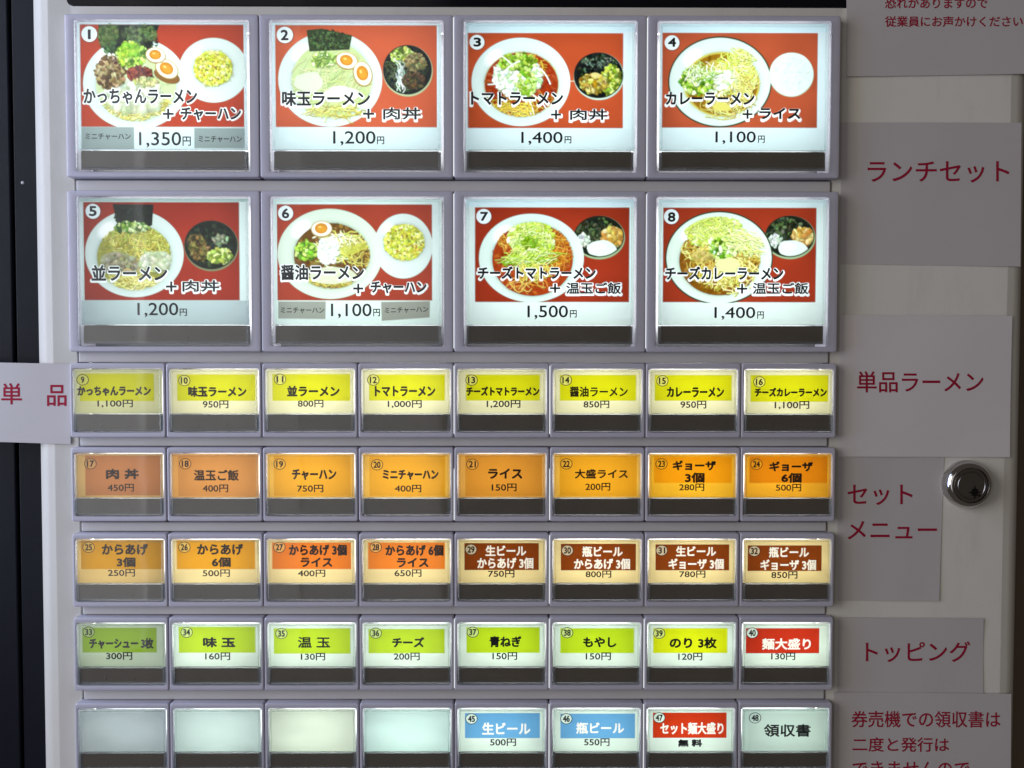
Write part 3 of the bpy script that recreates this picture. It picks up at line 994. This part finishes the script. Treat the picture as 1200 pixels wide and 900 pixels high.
def strip_mesh(name, w, h, split, t):
    bm = bmesh.new()
    k = t * (.5 if t > 1.5 else .12)
    box_into(bm, t * .95, .55, -h + t * .95, w - t * .95, 1.2, -h * split - .3, .1)
    box_into(bm, k, 1.9, -h + k, w - k, 2.6, -h * split - .3)
    # moulded ribs of the switch, half hidden behind the smoky plastic
    for fx in (.30, .62):
        box_into(bm, w * fx, .40, -h + t + .8, w * fx + .9, .60, -h + t + 1.9, .1)
    return bm_mesh(name, bm)


def film_mesh(name, w, ztop, zbot, img, y, margin):
    """grid sheet whose vertices carry the printed colours; margin = what the clear rim leaves free (mm)"""
    h, wd = img.shape[:2]
    xs = np.linspace(0, w, wd)
    zs = np.linspace(ztop, zbot, h)
    kx, kz = (xs > margin) & (xs < w - margin), zs < ztop - margin
    img = img[kz][:, kx]
    xs, zs = xs[kx] * MM, zs[kz] * MM
    h, wd = img.shape[:2]
    X, Z = np.meshgrid(xs, zs)
    co = np.stack([X, np.full_like(X, y * MM), Z], -1).reshape(-1, 3)
    idx = np.arange(h * wd).reshape(h, wd)
    q = np.stack([idx[:-1, :-1], idx[1:, :-1], idx[1:, 1:], idx[:-1, 1:]], -1).reshape(-1, 4)
    me = bpy.data.meshes.new(name)
    me.vertices.add(len(co))
    me.vertices.foreach_set('co', co.ravel())
    me.loops.add(q.size)
    me.loops.foreach_set('vertex_index', q.ravel())
    me.polygons.add(len(q))
    me.polygons.foreach_set('loop_start', np.arange(0, q.size, 4))
    me.polygons.foreach_set('loop_total', np.full(len(q), 4))
    me.update(calc_edges=True)
    ca = me.color_attributes.new('ink', 'FLOAT_COLOR', 'POINT')
    c = np.concatenate([img.reshape(-1, 3), np.ones((h * wd, 1))], 1)
    ca.data.foreach_set('color', np.clip(c, 0, 1).ravel())
    return me


def lamp_behind(name, x, z, sx, sz, watts, col):
    d = bpy.data.lights.new(name, 'AREA')
    d.shape = 'RECTANGLE'
    d.size, d.size_y = sx * MM, sz * MM
    d.energy = watts
    d.color = col
    o = bpy.data.objects.new(name, d)
    COL.objects.link(o)
    o.location = (x * MM, Y_LAMP * MM, z * MM)
    o.rotation_euler = (math.pi / 2, 0, 0)          # shines towards the viewer (-Y)
    return o


# ------------------------------------------------------------------ setting
bm = bmesh.new()
box_into(bm, -900, 130, -900, 1500, 150, 900)
wall = link('wall', bm_mesh('wall', bm), M_WALL)
wall['kind'] = 'structure'

# ------------------------------------------------------------------ the machine
machine = bpy.data.objects.new('ticket_machine', None)
COL.objects.link(machine)
machine.location = (0.19, 0.06, -0.42)
tag(machine, 'white food ticket machine with rows of backlit menu buttons', 'ticket machine')
bpy.context.view_layer.update()


def part(name, me, mats, parent=machine, smooth=False):
    o = link(name, me, mats, None, smooth)
    o.parent = parent
    o.matrix_parent_inverse = Matrix.Translation(-machine.location) if parent is machine else Matrix.Identity(4)
    return o


cab = []
for ins, y in ((0, 120), (0, 16), (.10, 13.4), (.45, 11.0), (1.1, 8.9), (2.1, 7.0), (3.5, 5.5), (5.2, 4.5), (7.2, 4.05), (9.0, 4.0), (9.4, 3.9), (9.8, 3.9), (10.2, 4.0)):
    cab.append(rect(-18.2 + ins, -420 + ins, 402.5 - ins, 120 - ins, y, r=1))
for ins, y in ((-.5, 4.0), (-.15, 4.1), (0, 4.5), (0, 17)):
    cab.append(rect(1.5 + ins, -316.0 + ins, 318.3 - ins, -2.0 - ins, y, r=1))
part('cabinet', loops_mesh('cabinet', cab), M_CAB, smooth='edges')

bm = bmesh.new()
box_into(bm, 1.6, 16.0, -315.9, 318.2, 17.5, -2.1)
part('back_plate', bm_mesh('back_plate', bm), M_BACK)
for (t0, b0), (t1, b1) in zip(ROWS, ROWS[1:]):
    bm = bmesh.new()
    box_into(bm, 2.35, Y_PANEL - .6, t1 + .25, 317.6, 15.5, b0 - .25, .5)
    part('row_divider', bm_mesh('row_divider', bm), M_BAR)

# black display window along the top
zt = at(530, 8.0, .0037)[2] / MM
xl, xr = at(77.5, 4, .0037)[0] / MM, at(1010, 4, .0037)[0] / MM
me = loops_mesh('display_window', [rect(xl, zt, xr, 95, 4.6, r=3, seg=6), rect(xl, zt, xr, 95, 3.9, r=3, seg=6),
                                   rect(xl + .3, zt + .3, xr - .3, 94.7, 3.6, r=2.8, seg=6)], cap_last=True)
part('display_window', me, M_BLACKGLASS)


# cylinder lock
def lathe(name, prof, cx, cz, n=48):
    loops = []
    for r, y in prof:
        loops.append([(cx + r * MM * math.cos(2 * math.pi * k / n), y * MM, cz + r * MM * math.sin(2 * math.pi * k / n)) for k in range(n)])
    return loops_mesh(name, loops, cap_last=True)


lx, _, lz = at(1131.0, 567.0, .004)
me = lathe('cylinder_lock', [(10.2, 4.2), (10.2, 2.6), (9.9, 1.2), (9.3, .1), (8.5, -.7), (7.9, -1.0), (7.55, -.95), (7.4, -.5), (7.4, .3), (7.1, .3)], lx, lz)
lock = part('cylinder_lock', me, M_CHROME, smooth='edges')
me = lathe('key_plug', [(7.2, .4), (7.2, -.3), (6.9, -.6), (6.0, -.6), (5.8, -.35), (5.5, -.35), (5.3, -.6), (.2, -.62)], lx, lz)
plug = part('key_plug', me, M_PLUG, lock, 'edges')
hx, _, hz = at(1142.5, 577.0, -.0007)
pts = []
for k in range(16):
    a = k * math.pi / 8
    r = (2.6, 1.3, 1.9, 1.2)[k % 4] * MM
    pts.append((hx + r * math.cos(a), hz + r * math.sin(a) * 1.15))
me = loops_mesh('keyhole', [[(x, -.60 * MM, z) for x, z in pts], [(x, -.74 * MM, z) for x, z in pts]], cap_last=True)
part('keyhole', me, M_HOLE, lock)
me = lathe('lock_dimple', [(.55, -.60), (.5, -.72)], hx + 2.0 * MM, hz - 1.3 * MM, 16)
part('lock_dimple', me, M_HOLE, lock)

# ---- buttons
BW, BH = 2 * PITCH_X, 66.6
BDX, BDZ = 4.2, 2.3
SW, SH = PITCH_X, 31.1
SDX, SDZ = 1.35, 2.3
BIG_SPLIT, SMALL_SPLIT = .858, .712
bez_big = bezel_mesh('bezel', BW, BH, BDX, BDZ)
bez_small = bezel_mesh('bezel', SW, SH, SDX, SDZ)
CWB, CHB = BW - 2 * BDX - .3, BH - 2 * BDZ - .3
CWS, CHS = SW - 2 * SDX - .3, SH - 2 * SDZ - .3
cov_big = cover_mesh('cover', CWB, CHB, BIG_SPLIT, 2.0, -1.0)
cov_small = cover_mesh('cover', CWS, CHS, SMALL_SPLIT, 1.25, -.7)
str_big = strip_mesh('press_strip', CWB, CHB, BIG_SPLIT, 2.0)
str_small = strip_mesh('press_strip', CWS, CHS, SMALL_SPLIT, 1.25)
Y_FILM = 0.75

LAMP_BIG = (0.99, 0.995, 0.975)
ROW_COL = {2: (1.0, .98, .90), 3: (1.0, .97, .86), 4: (1.0, .97, .86), 5: (.96, 1.0, .93), 6: (.93, 1.0, .95)}
BIG_GAIN = [1.10, 1.12, 1.05, 1.05, .92, 1.05, 1.05, 1.07]
SMALL_GAIN = {2: (.62, 1.0, 1.12, 1.14, .92, 1.08, 1.08, 1.0), 3: (.76, .84, .95, .97, .82, .93, .97, .86), 4: (.78, .94, .98, 1.0, .82, 1.02, 1.0, .86),
              5: (.56, .94, 1.02, 1.02, .98, 1.02, 1.05, .98), 6: (.50, .84, .92, .95, 1.0, 1.0, 1.0, .84)}
P_BIG, P_SMALL = 0.325, 0.087


def place_button(name, bez, cov, strip, x, z, dx, dz, label):
    b = part(name, bez, M_BEZEL, smooth='edges')
    b.location = (x * MM, 0, z * MM)
    b['label'] = label
    c = link('cover', cov, [M_RIM, M_PANE], b, 'edges')
    c.location = ((dx + .15) * MM, 0, -(dz + .15) * MM)
    s = link('press_strip', strip, M_STRIP, b)
    s.location = c.location
    return b, c.location


def finish_button(b, off, img, ink, box, cw, ch, split, inkmat):
    """film and lettering inside one button; box = cover box of the enlarged view"""
    f = link('menu_card', film_mesh('menu_card', cw, 0, -ch * split, img, Y_FILM, .5 if cw > 50 else .22), M_CARD, b)
    f.location = (off[0], 0, off[2])
    for nm, ink in (ink or {}).items():
        if not ink.v:
            continue
        x0, y0, x1, y1 = box

        def tw(v, layer):
            X = (v[:, 0] - x0) / (x1 - x0) * cw
            Z = -(v[:, 1] - y0) / (y1 - y0) * ch
            return np.stack([X, Y_FILM - .10 - layer * .004, Z], 1) * MM
        nm = nm.rstrip('_')
        o = link(nm, ink.mesh(nm, tw), inkmat, b)
        o.location = (off[0], 0, off[2])


DISH = {'1': 'ramen and fried rice', '2': 'egg ramen and dark rice bowl', '3': 'tomato ramen and dark rice bowl', '4': 'curry ramen and plain rice',
        '5': 'noodles with a dark seaweed sheet and rice bowl', '6': 'soy ramen and fried rice plate', '7': 'tomato cheese ramen with egg rice bowl', '8': 'curry cheese ramen with egg rice bowl'}
for i, (paint, cb, disc, num, nbox, title, tbox, pbox, extra, ebox, price, prbox, ybox) in enumerate(BIG):
    row, colm = divmod(i, 4)
    x0, y0, x1, y1, yb = cb
    W, H = 640, 474
    c = Canvas(x0, y0, x1, yb, W, H, (222, 244, 244) if row == 0 else (222, 242, 234))
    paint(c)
    c.inside()
    c.blur(1.05)
    g = c.a
    k = np.clip((g[..., 0] / (g[..., 1] + .01) - 2.2) / 1.5, 0, 1)[..., None]
    lum = np.clip((.62 - g.min(2, keepdims=True)) / .2, 0, 1)
    c.a = g ** (1 + .28 * lum) * (1 - lum * np.array((.08, 0, .07))) * (1 - k) + g * k            # contrast of the printed food, not of the red ground
    halo = (236, 246, 242)
    c.text(title, tbox, halo, 7)
    c.text('+', pbox, halo, 8)
    c.text(extra, ebox, halo, 8)
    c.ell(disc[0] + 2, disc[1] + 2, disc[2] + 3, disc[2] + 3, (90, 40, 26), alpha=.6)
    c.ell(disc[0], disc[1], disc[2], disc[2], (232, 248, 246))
    ink = {'circled_number': Ink(), 'dish_name': Ink(), 'price': Ink(), 'note': Ink(), 'note_': Ink()}
    ink['circled_number'].text(num, nbox, 2.4)
    ink['dish_name'].text(title, tbox, 2.6)
    ink['dish_name'].text('+', pbox, .8)
    ink['dish_name'].text(extra, ebox, 2.6 if extra in ('チャーハン', 'ライス') else 1.7)
    ink['price'].text(price, prbox, .8)
    ink['price'].text('円', ybox, .9)
    if num == '1':
        ink['note'].text('ミニチャーハン', (112, 640, 345, 672), .6)
        ink['note_'].text('ミニチャーハン', (695, 652, 918, 685), .6)
    if num == '6':
        ink['note'].text('ミニチャーハン', (130, 638, 354, 669), .6)
        ink['note_'].text('ミニチャーハン', (665, 636, 888, 666), .6, rise=.03)
    X, Z = colm * BW, ROWS[row][0]
    b, off = place_button('picture_button', bez_big, cov_big, str_big, X, Z, BDX, BDZ, 'large picture button %s showing %s on a red ground' % (num, DISH[num]))
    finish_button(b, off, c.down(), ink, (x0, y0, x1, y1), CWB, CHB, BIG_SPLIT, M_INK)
    lamp_behind('button_lamp', X + BW / 2 + RNG.normal(0, 2), Z - BH * .46, 68, 54, P_BIG * BIG_GAIN[i], LAMP_BIG)

KIND = {2: 'yellow-green', 3: 'orange', 4: 'orange', 5: 'green', 6: 'white'}
for i, (num, cv, paper, band, bcol, spot, words, whites) in enumerate(SMALL):
    row, colm = 2 + i // 8, i % 8
    x0, x1, y0 = cv
    y1 = y0 + 190
    yb = y0 + (y1 - y0) * SMALL_SPLIT
    W, H = (520, 270) if whites else (260, 136)
    c = Canvas(x0, y0, x1, yb, W, H, paper)
    c.mottle(x0, y0, x1, yb, 4, .035)
    if band:
        c.rect(*band, bcol)
        if bcol == BR:
            c.rect(band[0], band[1], band[2], band[3], (100, 40, 10), .25)
    ink = {'circled_number': Ink(), 'dish_name': Ink(), 'price': Ink()}
    if spot:
        pale = np.array(paper) * .55 + np.array(bcol) * .45 if not whites else np.array((214, 196, 160)) if bcol == BR else np.array(paper)
        c.ell(spot[0], spot[1], 17, 16, pale)
        ink['circled_number'].ring(spot[0], spot[1], 17, 2.1, ry=16)
        wn = 5.0 if len(num) == 1 else 10.5
        ink['circled_number'].text(num, (spot[0] - wn, spot[1] - 10, spot[0] + wn, spot[1] + 10), .85)
    for s, bx in whites:
        c.text(s, bx, (250, 244, 226), 1.1)
    for s, bx in words:
        price = s[-1] == '円'
        ink['price' if price else 'dish_name'].text(s, bx, .55 if price else 1.1 if set(s) & set('温醤盛飯麺領') else 1.6)
    X, Z = colm * SW, ROWS[row][0]
    colour = KIND[row]
    if whites:
        colour = {BR: 'brown', RD: 'red', BL: 'blue'}.get(bcol, 'red')
    if num in ('41', '42', '43', '44'):
        lab = 'blank backlit menu button without a printed card'
        nm = 'blank_button'
    else:
        lab = 'small %s menu button with circled number %s' % (colour, num)
        nm = 'menu_button'
    b, off = place_button(nm, bez_small, cov_small, str_small, X, Z, SDX, SDZ, lab)
    finish_button(b, off, c.down(), ink, (x0, y0, x1, y1), CWS, CHS, SMALL_SPLIT, M_BROWNINK if row in (2, 3, 4) else M_INK)
    lamp_behind('button_lamp', X + SW / 2 + RNG.normal(0, 1.2), Z - SH * .40 + RNG.normal(0, .5), 31, 16, P_SMALL * SMALL_GAIN[row][colm], ROW_COL[row])

# glowing strips added in some frame gaps, in place of leaking lamp light
m_, nt_, out_ = new_mat('seam_glow')
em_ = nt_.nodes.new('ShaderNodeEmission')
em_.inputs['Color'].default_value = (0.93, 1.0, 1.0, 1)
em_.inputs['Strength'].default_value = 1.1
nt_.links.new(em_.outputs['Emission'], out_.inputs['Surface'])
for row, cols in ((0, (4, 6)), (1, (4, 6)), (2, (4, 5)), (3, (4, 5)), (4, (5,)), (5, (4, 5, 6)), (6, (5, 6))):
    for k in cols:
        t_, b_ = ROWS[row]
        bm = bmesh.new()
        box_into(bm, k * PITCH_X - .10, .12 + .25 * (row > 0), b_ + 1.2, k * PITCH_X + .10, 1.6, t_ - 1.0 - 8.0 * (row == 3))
        part('seam_glow_strip', bm_mesh('seam_glow_strip', bm), m_)

# ------------------------------------------------------------------ door frame on the left
frame = bpy.data.objects.new('door_frame', None)
COL.objects.link(frame)
frame.location = (-0.06, 0.03, -0.42)
tag(frame, 'black metal door frame left of the white machine', 'door frame')
bpy.context.view_layer.update()
xg = at(19, 450, .020)[0] / MM
for nm, xa, xb, ya in (('frame_post', xg + .5, -18.8, 20.0), ('door_leaf', -160, xg - .5, 19.0), ('rubber_seal', xg - .6, xg + .6, 22.0)):
    bm = bmesh.new()
    box_into(bm, xa, ya, -420, xb, 60, 120, .6 if nm != 'rubber_seal' else 0)
    o = link(nm, bm_mesh(nm, bm), M_FRAME if nm != 'rubber_seal' else M_BACK)
    o.parent = frame
    o.matrix_parent_inverse = Matrix.Translation(-frame.location)
sx_, _, sz_ = at(26, 214, .0196)
bm = bmesh.new()
bmesh.ops.create_uvsphere(bm, u_segments=12, v_segments=8, radius=.0007, matrix=Matrix.Translation((sx_, .0200, sz_)))
o = link('screw_head', bm_mesh('screw_head', bm), M_BAR)
o.parent = frame
o.matrix_parent_inverse = Matrix.Translation(-frame.location)


# ------------------------------------------------------------------ paper signs
def paper_sign(corners, y, words, label, mat, curl=(0, 0, 0, 0), bold=.28, nx=24, nz=16):
    """sheet through four photo corners (tl, tr, br, bl); curl lifts the corners towards the viewer (mm)"""
    P = [Vector(at(px, py, y * MM)) for px, py in corners]
    me = bpy.data.meshes.new('paper_sign')
    seed = RNG.random(6) * 6.28

    def pt(u, v, lift=0.0):
        p = (P[0] * (1 - u) + P[1] * u) * (1 - v) + (P[3] * (1 - u) + P[2] * u) * v
        k = ((1 - u) * (1 - v)) ** 3 * curl[0] + (u * (1 - v)) ** 3 * curl[1] + (u * v) ** 3 * curl[2] + ((1 - u) * v) ** 3 * curl[3]
        wv = .10 * math.sin(5 * u + seed[0]) * math.sin(4 * v + seed[1]) + .05 * math.sin(11 * u + 3 * v + seed[2])
        return Vector((p.x, p.y - (k + .16 + wv + lift) * MM, p.z))
    vs, fs = [], []
    for layer in (0, 1):
        for j in range(nz + 1):
            for i in range(nx + 1):
                p = pt(i / nx, j / nz)
                if layer:
                    p.y += .09 * MM
                vs.append(p)
    n1 = (nx + 1) * (nz + 1)
    ix = lambda l, i, j: l * n1 + j * (nx + 1) + i
    for j in range(nz):
        for i in range(nx):
            fs.append((ix(0, i, j), ix(0, i, j + 1), ix(0, i + 1, j + 1), ix(0, i + 1, j)))
            fs.append((ix(1, i, j), ix(1, i + 1, j), ix(1, i + 1, j + 1), ix(1, i, j + 1)))
    for i in range(nx):
        fs.append((ix(0, i, 0), ix(0, i + 1, 0), ix(1, i + 1, 0), ix(1, i, 0)))
        fs.append((ix(0, i, nz), ix(1, i, nz), ix(1, i + 1, nz), ix(0, i + 1, nz)))
    for j in range(nz):
        fs.append((ix(0, 0, j), ix(1, 0, j), ix(1, 0, j + 1), ix(0, 0, j + 1)))
        fs.append((ix(0, nx, j), ix(0, nx, j + 1), ix(1, nx, j + 1), ix(1, nx, j)))
    o0 = Vector(((P[2] + P[3]) / 2))
    me.from_pydata([v - o0 for v in vs], [], fs)
    o = link('paper_sign', me, mat, None, 'edges')
    o.location = o0
    tag(o, label, 'paper sign', 'paper signs stuck to the ticket machine')
    ink = Ink()
    for s, bx in words:
        ink.text(s, bx, bold)
    # photo pixel -> sheet (u, v): invert the bilinear patch on world coordinates
    x_l = lambda v: P[0].x * (1 - v) + P[3].x * v
    x_r = lambda v: P[1].x * (1 - v) + P[2].x * v

    def tw(v, layer):
        out = []
        for (px, py), ly in zip(v, layer):
            w = at(px, py, (y - .2) * MM)
            vv = (P[0].z - w[2]) / (P[0].z - P[3].z)
            uu = (w[0] - x_l(vv)) / (x_r(vv) - x_l(vv))
            q = pt(min(max(uu, -.02), 1.02), min(max(vv, -.02), 1.02), .05 + .004 * ly)
            out.append((w[0] - o0.x, q.y - o0.y, w[2] - o0.z))
        return np.array(out)
    t = link('lettering', ink.mesh('lettering', tw), M_RED, o)
    return o


YP = Y_PANEL - .05
paper_sign([(992, -130), (1262, -130), (1262, 86), (992, 90)], YP - .35,
           [('恐れがありますので', (1037, -3, 1157, 10)), ('従業員にお声かけください。', (1037, 19, 1204, 31.6))],
           'grey paper with two lines of red writing at the top right corner', M_PAPER, curl=(0, .5, .9, .1), bold=.22)
paper_sign([(985, 143.5), (1196.5, 144), (1195, 312.5), (985, 309.5)], YP,
           [('ランチセット', (1016.7, 189, 1182.6, 214))], 'grey paper reading ランチセット in red, second from the top', M_PAPER, curl=(0, .25, .3, 0))
paper_sign([(984, 369), (1185.5, 370), (1182.5, 535.5), (982, 535)], YP - .45,
           [('単品ラーメン', (1004.3, 435, 1152.4, 460))], 'pale grey paper reading 単品ラーメン in red above the lock', M_PAPER2, curl=(0, .35, .4, 0))
paper_sign([(981, 530), (1106.5, 530), (1100, 704), (981, 704)], YP,
           [('セット', (993, 568, 1069.5, 592)), ('メニュー', (993, 610.5, 1098, 632))], 'grey paper reading セットメニュー in two red lines left of the lock', M_PAPER, curl=(0, 0, .3, 0))
paper_sign([(981, 723), (1152, 724), (1152, 815), (981, 815)], YP,
           [('トッピング', (1014.4, 751.5, 1137, 776))], 'small grey paper reading トッピング in red below the lock', M_PAPER, curl=(0, .4, 0, 0))
paper_sign([(977, 811), (1184, 812.5), (1184, 1010), (977, 1010)], YP - .45,
           [('券売機での領収書は', (997.8, 833, 1172, 852.5)), ('二度と発行は', (999, 864, 1112, 881)), ('できませんので', (999, 892, 1136, 911))],
           'grey paper with three lines of small red writing at the bottom right', M_PAPER, curl=(0, .4, 0, 0), bold=.22)
paper_sign([(-92, 423), (83, 426.5), (83, 520.5), (-92, 515)], YP - .6,
           [('単', (1.5, 449, 25.7, 474)), ('品', (55, 451, 78, 476))], 'pale lavender paper reading 単品 across the black door frame on the left', M_PAPER, curl=(0, 0, 0, 0), bold=.35)
